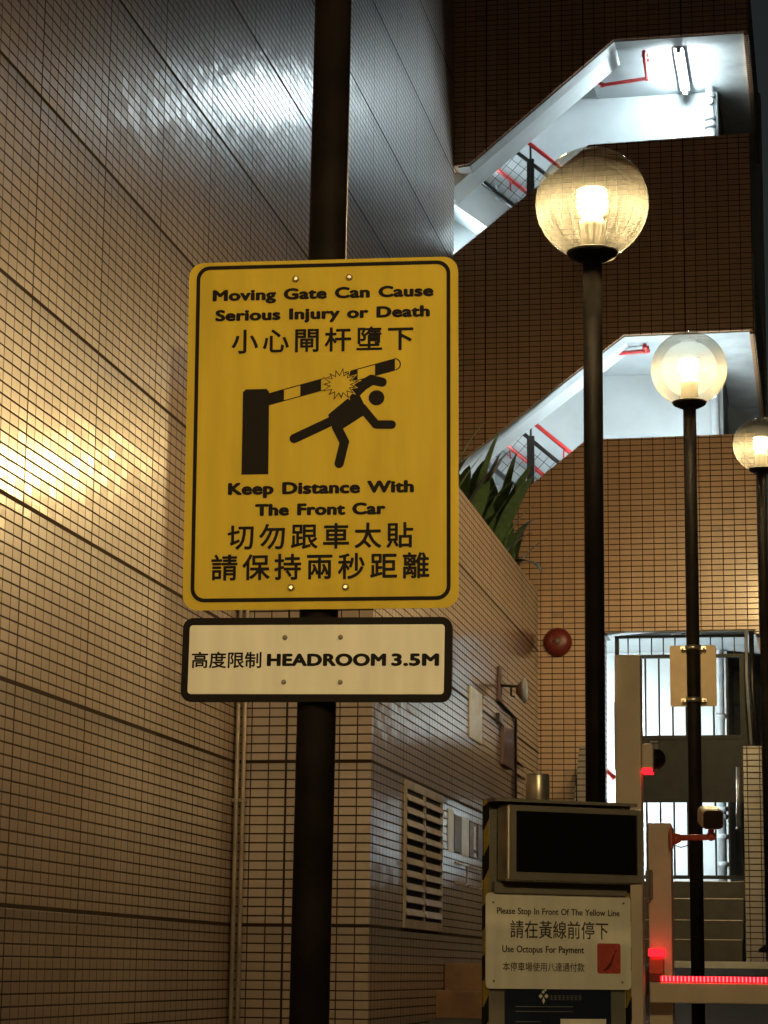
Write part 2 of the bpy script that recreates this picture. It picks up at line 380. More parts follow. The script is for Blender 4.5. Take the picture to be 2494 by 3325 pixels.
# louvre
lv = nb(); y0, y1, z0, z1 = 13.30, 14.635, .245, 1.108
frame(lv, [(y0,z0),(y1,z0),(y1,z1),(y0,z1)], [(y0+.04,z0+.05),(y1-.04,z0+.05),(y1-.04,z1-.05),(y0+.04,z1-.05)], 'x', XW+.001, XW+.014)
box(lv, XW+.001, XW+.014, 13.94, 13.99, z0+.051, z1-.051)
lo = obj('louvre', lv, M_LOUV, pw)
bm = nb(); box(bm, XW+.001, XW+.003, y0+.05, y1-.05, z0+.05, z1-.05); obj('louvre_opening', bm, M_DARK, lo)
bm = nb()
for k in range(10):
    zz = z0+.07 + k*.0745
    for a, b in ((y0+.041,13.939), (13.991,y1-.041)):
        prism(bm, [(XW+.004,zz+.040),(XW+.007,zz+.043),(XW+.024,zz+.004),(XW+.020,zz)], 'y', a, b)
obj('louvre_slat', bm, M_LOUV, lo)

# pipes in the corner
for k, (x, r) in enumerate(((-3.203,.013), (-3.166,.012))):
    bm = nb(); tube(bm, [(x,12.272,-1.2), (x,12.272,2.9)], r)
    for z in (-.4,.9,2.2): box(bm, x-.02, x+.02, 12.262, 12.298, z, z+.02)
    tag(obj('conduit_pipe', bm, M_LOUV), ('pale conduit tight against the tall tiled wall, left of a pair', 'pale conduit at the edge of the planter wall, right of a pair')[k], 'pipe', 'conduits in the wall corner')

# wall fittings
def wallbox(name, label, cat, y0, y1, z0, z1, d, m, group=None, bev=.002):
    bm = nb(); box(bm, XW+.0005, XW+d, y0, y1, z0, z1, bev); return tag(obj(name, bm, m), label, cat, group)
wallbox('wall_sign', 'blank pale grey panel flat on the tiled side wall above the louvre', 'sign', 15.775,16.335,1.605,1.97,.012, M_POSTER)
wallbox('junction_box', 'reddish brown upright box on the side wall below the round lamp', 'box', 17.36,17.93,1.56,1.856,.03, M_RUST)
wallbox('switch_box', 'small black box on the side wall right of the blank panel', 'box', 17.11,17.30,1.853,1.925,.03, M_BLACK)
for (a, b, z0, z1, m, lb) in ((14.895,15.105,.77,1.05,M_POSTER,'white notice nearest the louvre on the side wall'), (15.145,15.44,.785,1.025,M_BROWNP,'brown notice between two white notices on the side wall'),
        (15.462,15.765,.773,1.03,M_POSTER,'widest white notice in the row right of the louvre'), (15.80,15.985,.78,1.02,M_BROWNP,'narrow brown notice between the wide white and narrow white notices'),
        (16.0,16.09,.84,1.0,M_POSTER,'narrowest white notice in the row on the side wall'), (16.19,16.555,.79,1.02,M_BROWNP,'brown notice farthest from the louvre in the row')):
    wallbox('notice', lb, 'notice', a, b, z0, z1, .008, m, 'notices on the side wall')
for k, (a, b) in enumerate(((15.1,15.62), (15.75,16.3))):
    bm = nb(); x = XW+.02
    tube(bm, [(x,a,.705), (x,b-.05,.705), (x,b,.69), (x,b,.585), (x,b-.05,.57), (x,a,.57)], .006, 8)
    tag(obj('wire_loop', bm, M_LOUV), ('thin metal loop under the white notice beside the louvre', 'thin metal loop under the farther notices, half behind the machine')[k], 'bracket', 'metal loops under the notices')
bm = nb(); tube(bm, [(XW+.012,17.1,2.02), (XW+.012,18.15,2.0), (XW+.012,18.17,1.97), (XW+.012,18.17,.3)], .011, 8)
for z in (1.655,1.555): tube(bm, [(XW+.012,18.17,z), (XW+.012,18.75,z)], .008, 8)
tag(obj('cable', bm, M_BLACK), 'black cable run dropping down the side wall near the far corner', 'cable')
fx = thing('wall_lamp', 'round white rimmed lamp head on a dark bracket on the side wall', 'lamp', (XW,17.25,2.13))
bm = nb(); box(bm, XW+.001, XW+.02, 17.18,17.32, 2.02,2.29, .004); obj('wall_plate', bm, M_RUST, fx)
bm = nb(); tube(bm, [(XW+.02,17.25,2.15), (XW+.17,17.25,2.14)], .012); tube(bm, [(XW+.10,17.25,2.14), (XW+.10,17.25,2.07), (XW+.13,17.25,2.06)], .009); obj('bracket_arm', bm, M_BLACK, fx)
bm = nb(); lathe(bm, [(.03,.0),(.055,.02),(.085,.05)], (XW+.14,17.25,2.11), axis='x'); obj('lamp_head', bm, M_RUST, fx)
bm = nb(); lathe(bm, [(.085,.0),(.096,.004),(.096,.02),(.07,.03)], (XW+.19,17.25,2.11), axis='x'); obj('rim', bm, M_PIPEW, fx)

# ------------------------------------------------------------------ strap-leaved plants in the planter
def leaf(bm, base, ang, L, lean, droop, w):
    d = Vector((math.cos(ang), math.sin(ang), 0)); side = Vector((-d.y, d.x, 0)); rows = []; n = 9; p = Vector(base); th = rad(lean)
    for i in range(n+1):
        t = i/n; ww = w*(math.sin(math.pi*min(1, .12+.88*t))**.7 if t > .12 else .45)*(1 if t < .97 else .2)
        nrm = side
        fold = Vector((0,0,1))*ww*.25
        rows.append([bm.verts.new(p - nrm*ww + fold), bm.verts.new(p), bm.verts.new(p + nrm*ww + fold)])
        p = p + (d*math.sin(th) + Vector((0,0,1))*math.cos(th))*(L/n); th += rad(droop)/n*(.4+1.6*t)
    for i in range(n):
        for k in (0, 1):
            f = bm.faces.new((rows[i][k], rows[i][k+1], rows[i+1][k+1], rows[i+1][k])); f.smooth = True
def plant(loc, leaves, stems, label, extra=()):
    t = thing('strap_leaf_plant', label, 'plant', loc, 'strap leaved plants along the planter')
    bs = nb()
    for (dx, dy, h) in stems:
        tube(bs, [(loc[0], loc[1], loc[2]-.03), (loc[0]+dx*.6, loc[1]+dy*.6, loc[2]+h*.6), (loc[0]+dx, loc[1]+dy, loc[2]+h)], [.02,.016,.013], 8)
    obj('stem', bs, M_SOIL, t)
    bl = nb()
    for (dx, dy, h) in stems:
        for k in range(leaves):
            a = random.uniform(0, 2*math.pi)
            leaf(bl, (loc[0]+dx+random.uniform(-.02,.02), loc[1]+dy+random.uniform(-.02,.02), loc[2]+h*random.uniform(.45,1)), a,
                 random.uniform(.40,.80), random.uniform(3,36), random.uniform(2,45), random.uniform(.050,.078))
    for (a, L_, le, dr, w) in extra: leaf(bl, (loc[0]+.05, loc[1], loc[2]+.12), a, L_, le, dr, w)
    obj('leaves', bl, M_LEAF, t)
plant((-2.66,15.9,3.15), 9, ((0,0,.15), (.08,.25,.1)), 'strap leaved plant half hidden behind the yellow sign')
plant((-2.63,16.9,3.15), 10, ((0,0,.18), (-.1,.3,.22)), 'middle strap leaved plant with tall upright blades')
plant((-2.62,17.75,3.15), 9, ((0,0,.22), (.05,.25,.1), (-.1,-.2,.1)), 'densest strap leaved plant with blades leaning over the stair wall', ((-.5,.8,24,16,.07), (-.7,.75,33,22,.07), (-.4,.85,12,10,.065)))
plant((-2.70,18.65,3.15), 8, ((.06,0,.1), (.1,.25,.05)), 'strap leaved plant in the far corner with a drooping blade', ((-.6,.55,66,88,.06),))

# ------------------------------------------------------------------ stair tower
tw = thing('stair_tower', 'tan tiled open stair tower closing the yard, white inside', 'building', (-1.9,19.75,.05))
Y0, Y1 = 19.75, 19.95
bm = nb(); prism(bm, [(-3.3,7.28), (-3.09,7.298), (-1.747,8.428), (-.52,8.430), (-.52,13.5), (-3.3,13.5)], 'y', Y0, Y1); obj('stair_wall', bm, M_TILE2, tw, uv=True)
bm = nb(); prism(bm, [(-3.3,4.38), (-3.13,4.509), (-1.681,5.606), (-.53,5.607), (-.53,7.446), (-1.985,7.420), (-3.3,6.376)], 'y', Y0, Y1); obj('stair_wall', bm, M_TILE2, tw, uv=True)
bm = nb(); prism(bm, [(-3.3,3.63), (-2.449,4.309), (-2.02,4.652), (-.53,4.664), (-.53,2.927), (-1.87,2.927), (-1.87,-.3), (-3.3,-.3)], 'y', Y0, Y1); obj('stair_wall', bm, M_TILE2, tw, uv=True)
# white reveal linings just behind the tiled face
def lining(pts, parent):
    bm = nb()
    for (a, b) in zip(pts[:-1], pts[1:]):
        d = Vector((b[0]-a[0], 0, b[1]-a[1])).normalized(); n = Vector((d.z, 0, -d.x))*.012
        prism(bm, [a, b, (b[0]+n.x, b[1]+n.z), (a[0]+n.x, a[1]+n.z)], 'y', Y0+.03, Y1+.02)
    return obj('reveal_lining', bm, M_SOFFIT, parent)
lining([(-3.2,7.288), (-3.09,7.298), (-1.747,8.428), (-.52,8.430)], tw)
lining([(-3.2,4.456), (-1.681,5.606), (-.53,5.607)], tw)
lining([(-1.87,2.927), (-.53,2.927)], tw)
# inside walls
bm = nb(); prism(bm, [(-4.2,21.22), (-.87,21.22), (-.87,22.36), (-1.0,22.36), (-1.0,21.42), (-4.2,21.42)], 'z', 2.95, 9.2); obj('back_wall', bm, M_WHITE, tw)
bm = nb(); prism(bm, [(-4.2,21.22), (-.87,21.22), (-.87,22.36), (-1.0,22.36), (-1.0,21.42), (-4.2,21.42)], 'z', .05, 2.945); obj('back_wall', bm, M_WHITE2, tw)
bm = nb(); prism(bm, [(-.98,22.37), (-.5,23.25), (-.5,23.45), (-.98,22.6)], 'z', .05, 9.2); obj('far_wall', bm, M_WHITE, tw)
bm = nb(); prism(bm, [(-4.3,20.0), (-4.2,20.0), (-4.2,21.4), (-4.3,21.4)], 'z', .05, 9.2); obj('end_wall', bm, M_WHITE, tw)
# landings and ceilings
for (zb, zt, xl) in ((8.442,9.15,-1.745), (5.619,6.38,-1.68), (2.939,3.60,-1.87)):
    bm = nb(); prism(bm, [(xl,19.96), (-.52,19.96), (-.52,23.6), (-.86,23.6), (-.86,21.215), (xl-.3,21.215), (xl-.3,20.42), (xl,20.42)], 'z', zb, zt)
    obj('landing', bm, M_WHITE, tw)
    bm = nb(); box(bm, -.86, -.565, 19.965, 23.3, zb-.006, zb-.002); obj('soffit_strip', bm, M_SOFFIT, tw)
    bm = nb(); box(bm, -.565, -.522, 19.76, 23.3, zb-.05, zb-.007); obj('tiled_edge', bm, M_TILE2, tw, uv=True)
# front flights (rising to the right) and back flights (rising to the left)
for (x0, z0, x1, z1, bot) in ((-3.3,7.13,-1.747,8.436,7.0), (-3.3,4.39,-1.681,5.613,4.2)):
    bm = nb(); prism(bm, [(x0,z0), (x1,z1), (x1,z1+.5), (x0,z0+.5)], 'y', 19.97, 20.38); obj('stair_flight', bm, M_WHITE2, tw)
for zl in (6.38, 3.60, .05):
    bm = nb(); pts = [(-1.9,zl-.3)]; x, z = -1.9, zl
    if zl < 1: continue
    for k in range(9):
        pts += [(x, z+.165), (x-.21, z+.165)]; x -= .21; z += .165
    pts += [(x, z-.35)]
    prism(bm, pts, 'y', 20.5, 21.21)
    obj('stair_flight', bm, M_WHITE, tw)
# railings on the back flights
def railing(dz, xs):
    Yr = 20.44
    r = nb(); s = -.87
    def seg(bm, x0, z0, x1, rr): tube(bm, [(x0, Yr, z0+dz), (x1, Yr, z0+(x1-x0)*s+dz)], rr)
    seg(r, -3.25, 8.092, -1.95, .02); seg(r, -3.25, 7.52, -1.95, .024)
    for px in (-2.605, -1.95): box(r, px-.034, px+.034, Yr-.02, Yr+.02, 7.0+(px+3.25)*s+dz, 8.125+(px+3.25)*s+dz); box(r, px-.009, px+.009, Yr-.009, Yr+.009, 8.1+(px+3.25)*s+dz, 8.26+(px+3.25)*s+dz)
    ra = obj('railing', r, M_BLACK, tw)
    m = nb(); dx = Vector((1,0,s)).normalized(); dn = Vector((-dx.z,0,dx.x)); o = Vector((-3.25, Yr, 7.53+dz))
    for k in range(5): tube(m, [o+dn*(.08*k+.02), o+dn*(.08*k+.02)+dx*1.7], .0028, 5)
    for k in range(21): tube(m, [o+dx*(.08*k), o+dx*(.08*k)+dn*.40], .0028, 5)
    obj('mesh_panel', m, M_GATE, ra)
    for off, yy in ((8.277,Yr), (7.935,21.14)):
        h = nb(); tube(h, [(-3.25, yy, off+dz), (-1.95, yy, off-1.3*.87+dz)], .021)
        for px in (-2.9,-2.3): tube(h, [(px, yy, off+(px+3.25)*s+dz), (px, yy+(.0 if yy < 21 else .07), off+(px+3.25)*s-.1+dz)], .008, 6)
        obj('handrail', h, M_RED, tw)
railing(0, 0); railing(-2.70, 0)

# fluorescent lights
def flight(loc, L, label):
    t = thing('fluorescent_light', label, 'light', loc, 'fluorescent lights on the stair ceilings'); x, y, z = loc
    bm = nb(); box(bm, x-.045, x+.045, y, y+L, z-.035, z, .004); obj('batten', bm, M_KERB, t)
    bm = nb(); tube(bm, [(x,y+.02,z-.06), (x,y+L-.02,z-.06)], .016); obj('tube', bm, M_TUBE, t)
    for yy in (y, y+L-.025):
        bm = nb(); box(bm, x-.02, x+.02, yy, yy+.025, z-.08, z-.035); obj('tube_holder', bm, M_PIPEW, t)
flight((-1.17,19.99,8.441), 1.06, 'lit fluorescent tube on the ceiling of the top stair opening')
def fill_tube(P, Q, label):
    # unseen tube added for fill light along P-Q, with its batten on the side away from the room
    t = thing('fluorescent_light', label, 'light', P, 'added fluorescent lights inside the stair'); P, Q = Vector(P), Vector(Q)
    bm = nb(); tube(bm, [P, Q], .016); obj('tube', bm, M_TUBE, t)
    bm = nb(); box(bm, min(P.x,Q.x)-.02, max(P.x,Q.x)+.02, P.y-.055, P.y-.03, min(P.z,Q.z)-.03, max(P.z,Q.z)+.03, .003); obj('batten', bm, M_KERB, t)
fill_tube((-1.75,20.03,4.40), (-.75,20.03,4.40), 'added fluorescent tube behind the middle parapet, hidden from the yard')
fill_tube((-2.00,20.08,.95), (-2.00,20.08,2.45), 'upright added fluorescent tube inside the gate passage, hidden from the yard')
flight((-3.85,20.06,8.0), 1.06, 'added fluorescent tube on the left landing of the top flight, outside the picture')  # this tube and those below are unseen, added to brighten the flights
flight((-3.85,20.06,6.85), 1.06, 'added fluorescent tube under the left end of the top flight, outside the picture')
flight((-3.85,20.06,4.05), 1.06, 'added fluorescent tube under the left end of the middle flight, outside the picture')
flight((-3.85,20.06,5.2), 1.06, 'added fluorescent tube on the left landing of the middle flight, outside the picture')
# red fire pipes on the ceilings
for k, (P, lb) in enumerate((([(-2.10,20.3,8.39), (-1.95,20.74,8.39), (-1.51,20.64,8.39), (-1.49,19.99,8.39)], 'red bent pipe under the ceiling of the top stair opening'),
               ([(-2.10,20.25,5.565), (-1.905,20.25,5.565), (-1.513,20.17,5.565), (-1.51,19.99,5.565)], 'red bent pipe under the ceiling of the middle stair opening'))):
    bm = nb(); tube(bm, P, .019)
    for p in P[1:3]: lathe(bm, [(.001,-.026),(.02,-.022),(.027,0),(.02,.022),(.001,.026)], p, seg=12)
    for q in (P[3],): 
        for yy in (.12,.24): box(bm, q[0]-.03, q[0]+.03, q[1]+yy, q[1]+yy+.012, q[2]+.0, q[2]+.03)
    tag(obj('fire_pipe', bm, M_RED), lb, 'pipe', 'red pipes on the stair ceilings')
bm = nb(); tube(bm, [(-1.93,19.975,1.79), (-1.85,19.972,1.70), (-1.81,19.972,1.66)], [.016,.022,.027]); tag(obj('fire_hose_outlet', bm, M_RED), 'red fire pipe outlet poking out left of the gate, beside the tall post', 'pipe')
dp = thing('drain_pipe', 'white drain pipe with collars running up inside the stair tower', 'pipe', (-.94,21.12,.1))
bm = nb(); tube(bm, [(-.94,21.10,.1), (-.935,21.10,8.62)], .040, 16); obj('pipe', bm, M_PIPEW, dp)
for z in (7.78,8.02,8.10,8.33,8.44,4.9,2.3,1.45,1.38,1.2,.95):
    bm = nb(); lathe(bm, [(.042,0),(.055,.008),(.055,.04),(.042,.05)], (-.936,21.10,z), seg=16); obj('collar', bm, M_PIPEW, dp)
bm = nb(); lathe(bm, [(.03,0),(.036,-.03),(.026,-.045)], (-.936,21.08,8.28), seg=14, axis='y'); obj('access_cap', bm, M_PIPEW, dp)
# fire bell
fb = thing('fire_bell', 'round red fire alarm bell on the tiled stair tower wall', 'bell', (-2.278,19.74,2.835))
bm = nb(); lathe(bm, [(.124,0),(.126,-.02),(.112,-.045),(.07,-.066),(.02,-.072)], (-2.278,19.745,2.835), axis='y'); obj('gong', bm, M_BELL, fb)
bm = nb(); lathe(bm, [(.030,0),(.030,-.006),(.020,-.010),(.008,-.012)], (-2.278,19.672,2.835), axis='y', seg=16); obj('centre_bolt', bm, M_RUST, fb)

# ------------------------------------------------------------------ ground floor: steps, piers, gate
ss = thing('entrance_stair', 'dark stone steps with bright nosings climbing to the gate', 'steps', (-1.25,18.5,.05))
for k, (y, z) in enumerate(((18.62,.0965), (18.80,.267), (19.1,.428), (19.4,.611), (19.7,.764))):
    if k == 0: continue
    bm = nb(); box(bm, -1.86, -.692, y, y+.32 if k < 4 else 21.2, z-.19, z, .003); obj('step', bm, M_STEPG, ss)
    bm = nb(); box(bm, -1.85, -.70, y-.006, y+.04, z+.001, z+.006, .001); obj('nosing', bm, M_STEEL, ss)
bm = nb(); prism(bm, [(-.666,.05), (-.51,.05), (-.51,1.833), (-.661,1.833)], 'y', 18.9, 19.74)
tag(obj('stair_pier', bm, M_TILE3, uv=True), 'tiled pier on the right of the entrance steps', 'pier', 'piers flanking the entrance steps')
bm = nb(); prism(bm, [(-2.20,.05), (-1.90,.05), (-1.935,1.845), (-2.004,1.845)], 'y', 18.9, 19.74)
tag(obj('stair_pier', bm, M_TILE3, uv=True), 'tapering tiled pier left of the entrance steps, behind the lamp pole', 'pier', 'piers flanking the entrance steps')
gt = thing('metal_gate', 'charcoal metal gate with bars and a solid middle panel', 'gate', (-1.25,19.98,.77))
gy0, gy1 = 19.98, 20.01
bm = nb()
box(bm, -1.80,-.655, gy0-.01,gy1+.01, 2.715,2.745); box(bm, -1.80,-.66, gy0-.01,gy1+.01, 2.895,2.92)
box(bm, -.70,-.655, gy0-.01,gy1+.01, .77,2.715); box(bm, -1.80,-1.765, gy0-.01,gy1+.01, .77,2.92)
box(bm, -1.765,-.70, gy0-.008,gy1+.008, 2.0,2.035); box(bm, -1.765,-.70, gy0-.008,gy1+.008, 1.455,1.492); box(bm, -1.765,-.70, gy0-.008,gy1+.008, .80,.83)
obj('gate_frame', bm, M_GATE, gt)
bm = nb(); box(bm, -1.764,-.701, gy0+.004,gy1-.004, 1.492,2.0); obj('solid_panel', bm, M_GATE, gt)
for k in range(9):
    x = -.70 - .118*(k+.08)
    bm = nb(); box(bm, x-.008, x+.008, gy0+.006, gy1-.006, 2.035, 2.715); obj('bar', bm, M_GATE, gt)
    bm = nb(); box(bm, x-.008, x+.008, gy0+.006, gy1-.006, .83, 1.455); obj('bar', bm, M_GATE, gt)
for k in range(10):
    x = -1.685 + .103*k
    bm = nb(); box(bm, x-.005, x+.005, gy0+.006, gy1-.006, 2.745, 2.895); obj('bar', bm, M_GATE, gt)
bm = nb(); tube(bm, [(-.60,19.70,2.90), (-.60,19.70,2.4), (-.56,19.70,1.84)], .022); tag(obj('downpipe', bm, M_BLACK), 'black downpipe beside the gate, above the right pier', 'pipe')
bm = nb(); tube(bm, [(-.645,19.69,2.90), (-.645,19.69,2.5), (-.615,19.69,1.84)], .014); tag(obj('conduit', bm, M_PIPEW), 'white conduit between the gate and the black downpipe', 'pipe')
hd = thing('door_handle_bar', 'upright steel rod with a black end beside the right pier', 'rod', (-.708,18.88,1.14))
bm = nb(); tube(bm, [(-.704,18.87,1.66), (-.712,18.87,1.175)], .0155); obj('rod', bm, M_STEEL, hd)
bm = nb(); tube(bm, [(-.712,18.87,1.175), (-.713,18.87,1.14)], [.0165,.018]); tube(bm, [(-.713,18.87,1.155), (-.69,18.87,1.165), (-.655,18.9,1.15)], .004, 6); obj('end_cap', bm, M_BLACK, hd)

# dark building beyond
bm = nb(); box(bm, -.45, 14, 27, 34, -.2, 22); tag(obj('neighbouring_building', bm, M_CONC), 'unlit dark concrete building beyond the stair tower', 'building')

# ------------------------------------------------------------------ globe lamps
GZ = 3.6
def make_lamp(loc, label):
    t = thing('street_lamp', label, 'lamp', loc, 'globe lamps along the ramp')
    bm = nb(); tube(bm, [(0,0,0), (0,0,GZ-.19)], .034, 24)
    lathe(bm, [(.09,0),(.09,.02),(.05,.05)], seg=24); obj('pole', bm, M_POLE, t, world=False)
    bm = nb(); lathe(bm, [(.034,GZ-.215),(.05,GZ-.212),(.085,GZ-.195),(.091,GZ-.182),(.080,GZ-.176)], seg=32); obj('base_cup', bm, M_POLE, t, world=False)
    bm = nb(); prof = []
    for k in range(25):
        a = rad(-65 + 155*k/24 - (0.5 if k == 24 else 0)); prof.append((max(.0015, .2*math.cos(a)), GZ + .2*math.sin(a)))
    lathe(bm, prof, seg=64, close=False); obj('globe', bm, M_GLOBE, t, world=False)
    bm = nb(); lathe(bm, [(.012,GZ-.045),(.034,GZ-.037),(.036,GZ+.015),(.030,GZ+.030),(.008,GZ+.036)], seg=20); bu = obj('bulb', bm, M_BULB, t, world=False)
    for k in range(5):
        zz = GZ-.028+k*.020
        bm = nb(); lathe(bm, [(.040 if k < 4 else .002,zz+.0005),(.060,zz-.0055),(.060,zz-.0045),(.040 if k < 4 else .002,zz+.0018)], seg=32, close=False); obj('louvre_ring', bm, M_RING, bu, world=False)
    bm = nb(); lathe(bm, [(.045,GZ-.176),(.045,GZ-.07),(.030,GZ-.05)], seg=24); obj('lamp_holder', bm, M_RING, t, world=False)
    return t
L1 = make_lamp((-.763,7.707,2.675-GZ), 'largest lit globe lamp on a black pole, behind the ticket machine')
dup(L1, (-.655,11.734,3.130-GZ), 'middle globe lamp whose black pole carries a blank sign back')
dup(L1, (-.400,16.243,3.750-GZ), 'globe lamp cut by the right edge of the picture')
dup(L1, (-1.25,-1.2,1.80-GZ), 'globe lamp behind the photographer, wall side')
dup(L1, (.85,.9,1.92-GZ), 'globe lamp behind the photographer, far side of the ramp')
sp_ = thing('sign_post', 'tall black post carrying the yellow and white signs', 'post', (-.875,3.85,-1.26), rot=(0,.006,0))
bm = nb(); tube(bm, [(0,0,0), (0,0,4.4)], .034, 24); lathe(bm, [(.09,0),(.09,.02),(.05,.05)], seg=24); obj('pole', bm, M_POLE, sp_, world=False)
for z in (1.78,1.96,2.42):
    bm = nb(); lathe(bm, [(.0335,0),(.0355,.001),(.0355,.014),(.0335,.015)], (0,0,z), seg=24, close=False); obj('strap', bm, M_STEEL, sp_, world=False)
# sign back on the middle lamp
sb = thing('sign_plate', 'blank back of a small sign clamped to the middle lamp pole', 'sign', (-.658,11.78,1.5))
bm = nb(); prism(bm, rrect(.237,.316,.012,-.659,1.506), 'y', 11.775, 11.778); obj('plate', bm, M_ALU, sb)
for z in (1.645,1.376):
    bm = nb(); lathe(bm, [(.0345,-.012),(.041,-.012),(.041,.012),(.0345,.012)], (-.655,11.734,z), seg=24, close=False)
    for s in (-1, 1): box(bm, -.655+s*.05-.014, -.655+s*.05+.014, 11.734, 11.774, z-.008, z+.008); tube(bm, [(-.655+s*.054,11.70,z), (-.655+s*.054,11.775,z)], .005, 8)
    obj('clamp', bm, M_STEEL, sb)

# ------------------------------------------------------------------ warning sign
ws = thing('warning_sign', 'yellow warning sign with falling barrier pictogram, on the black pole', 'sign', (-.854,3.80,.924), rot=(rad(1.04),0,0))
ws.rotation_euler = (rad(1.0377), rad(-.343), rad(4.864))
bm = nb(); prism(bm, rrect(.482,.627,.027,0,0), 'y', 0, .003); obj('plate', bm, M_YEL, ws, world=False)
bm = nb(); frame(bm, rrect(.4545,.6065,.024,0,.0035), rrect(.441,.593,.018,0,.0035), 'y', -.0009, -.0004); obj('border', bm, M_INK, ws, world=False)
def K(x): return x/1000
yy = -.0009
lettering('Moving Gate Can Cause', K(-197), K(197), K(241.5), K(262.5), yy, M_INK, ws, .064, 1.05)
lettering('Serious Injury or Death', K(-191.5), K(190.5), K(204.5), K(225.5), yy, M_INK, ws, .064, 1.05)
lettering('小心閘杆墮下', K(-162), K(162), K(144.5), K(189), yy, M_INK, ws, .020, 1.28, cap=False)
lettering('Keep Distance With', K(-163.5), K(163), K(-110.5), K(-88.5), yy, M_INK, ws, .064, 1.05)
lettering('The Front Car', K(-115), K(113.5), K(-148.5), K(-127), yy, M_INK, ws, .064, 1.05)
lettering('切勿跟車太貼', K(-163.5), K(162.5), K(-208), K(-162.5), yy, M_INK, ws, .020, 1.28, cap=False)
lettering('請保持兩秒距離', K(-191.5), K(190.5), K(-262), K(-215.5), yy, M_INK, ws, .020, 1.28, cap=False)
pc = nb()
def flat(bm, pts, d=0.0): prism(bm, [(K(a), K(b)) for a, b in pts], 'y', -.0008-d, -.0002)
def stroke(bm, a, b, w, d=0.0):
    a = Vector(a); b = Vector(b); v = (b-a).normalized(); n = Vector((-v.y, v.x)); pts = []
    a0 = math.atan2(n.y, n.x)
    for k in range(9): an = a0 + math.pi*k/8; pts.append((a.x + w*math.cos(an), a.y + w*math.sin(an)))
    for k in range(9): an = a0 + math.pi + math.pi*k/8; pts.append((b.x + w*math.cos(an), b.y + w*math.sin(an)))
    flat(bm, pts, d)
flat(pc, [(-140.5,-74), (-93,-74), (-93.3,74), (-98,79.5), (-135,79.5), (-140.2,75)], .00003)
top = lambda x: 72.2 + (x+92.2)*(130-72.2)/221.6
bot = lambda x: 50.1 + (x+92.2)*(108.2-50.1)/222.6
for a, b in ((-94,-67), (-38,-1), (42,63.5), (94.3,129.5)): flat(pc, [(a,bot(a)), (b,bot(b)), (b,top(b)), (a,top(a))], .00001)
for fn, s in ((top,-1), (bot,1)): flat(pc, [(-94,fn(-94)), (130,fn(130)), (130,fn(130)+1.7*s), (-94,fn(-94)+1.7*s)], .00002)
arc = [(129.5 + 10.5*math.cos(t), 119.3 + 11*math.sin(t)) for t in [rad(-82+172*k/10) for k in range(11)]]
arc += [(129.5 + 8.6*math.cos(t), 119.3 + 9.1*math.sin(t)) for t in [rad(-82+172*k/10) for k in range(10,-1,-1)]]
flat(pc, arc, .00004)
# figure
circ = [(97.2 + 14*math.cos(2*math.pi*k/24), 59.5 + 13.6*math.sin(2*math.pi*k/24)) for k in range(24)]
flat(pc, circ, .00005)
flat(pc, [(47,60), (72,87), (84,80), (68,64), (80,39), (74,28), (35,3), (15,15), (12,31)], .00006)
for a, b, w, d in (((60,74),(88,92),9.5,7), ((88,92),(107,87.5),8.3,8), ((72,42),(96,12),7.6,9), ((97,11.5),(124,10.8),7.6,10), ((24,22),(-48,-11),8.3,11), ((27,9),(41,-19),8.6,12), ((41,-19),(32,-57),8.2,13)):
    stroke(pc, a, b, w, d*.00001)
obj('pictogram', pc, M_INK, ws, world=False)
bo, bi = nb(), nb()
R_ = [30,27,26,31,27,31,26,30,25,29,27,25,30,28,26]
def star(sc, add=0):
    P = []
    n = len(R_)
    for k in range(n):
        a = rad(90 - 8 + 360*k/n); b = a + math.pi/n
        P.append((33 + (R_[k]*sc+add)*1.08*math.cos(a), 85 + (R_[k]*sc+add)*.95*math.sin(a))); P.append((33 + (17*sc+add*.5)*1.08*math.cos(b), 85 + (17*sc+add*.5)*.95*math.sin(b)))
    return P
prism(bo, [(K(a), K(b)) for a, b in star(1.0, 2.2)], 'y', -.0012, -.0010); prism(bi, [(K(a), K(b)) for a, b in star(.90)], 'y', -.0014, -.0013)
prism(bi, [(K(a), K(b)) for a, b in star(1.08, 3.4)], 'y', -.00105, -.00098)
bu = obj('impact_burst', bo, M_INK, ws, world=False); obj('burst_fill', bi, M_YEL, bu, world=False)
for x, z in ((-48,279), (48,279.5), (-50,-275.5), (45,-275.5)):
    bm = nb(); lathe(bm, [(.0058,0),(.0055,-.004),(.003,-.0055)], (K(x),-.0003,K(z)), axis='y', seg=12); obj('bolt', bm, M_BRASS, ws, world=False)
bm = nb()
for z in (.25,-.25): box(bm, -.11, .11, .0035, .016, z-.015, z+.015)
obj('mounting_rail', bm, M_STEEL, ws, world=False)

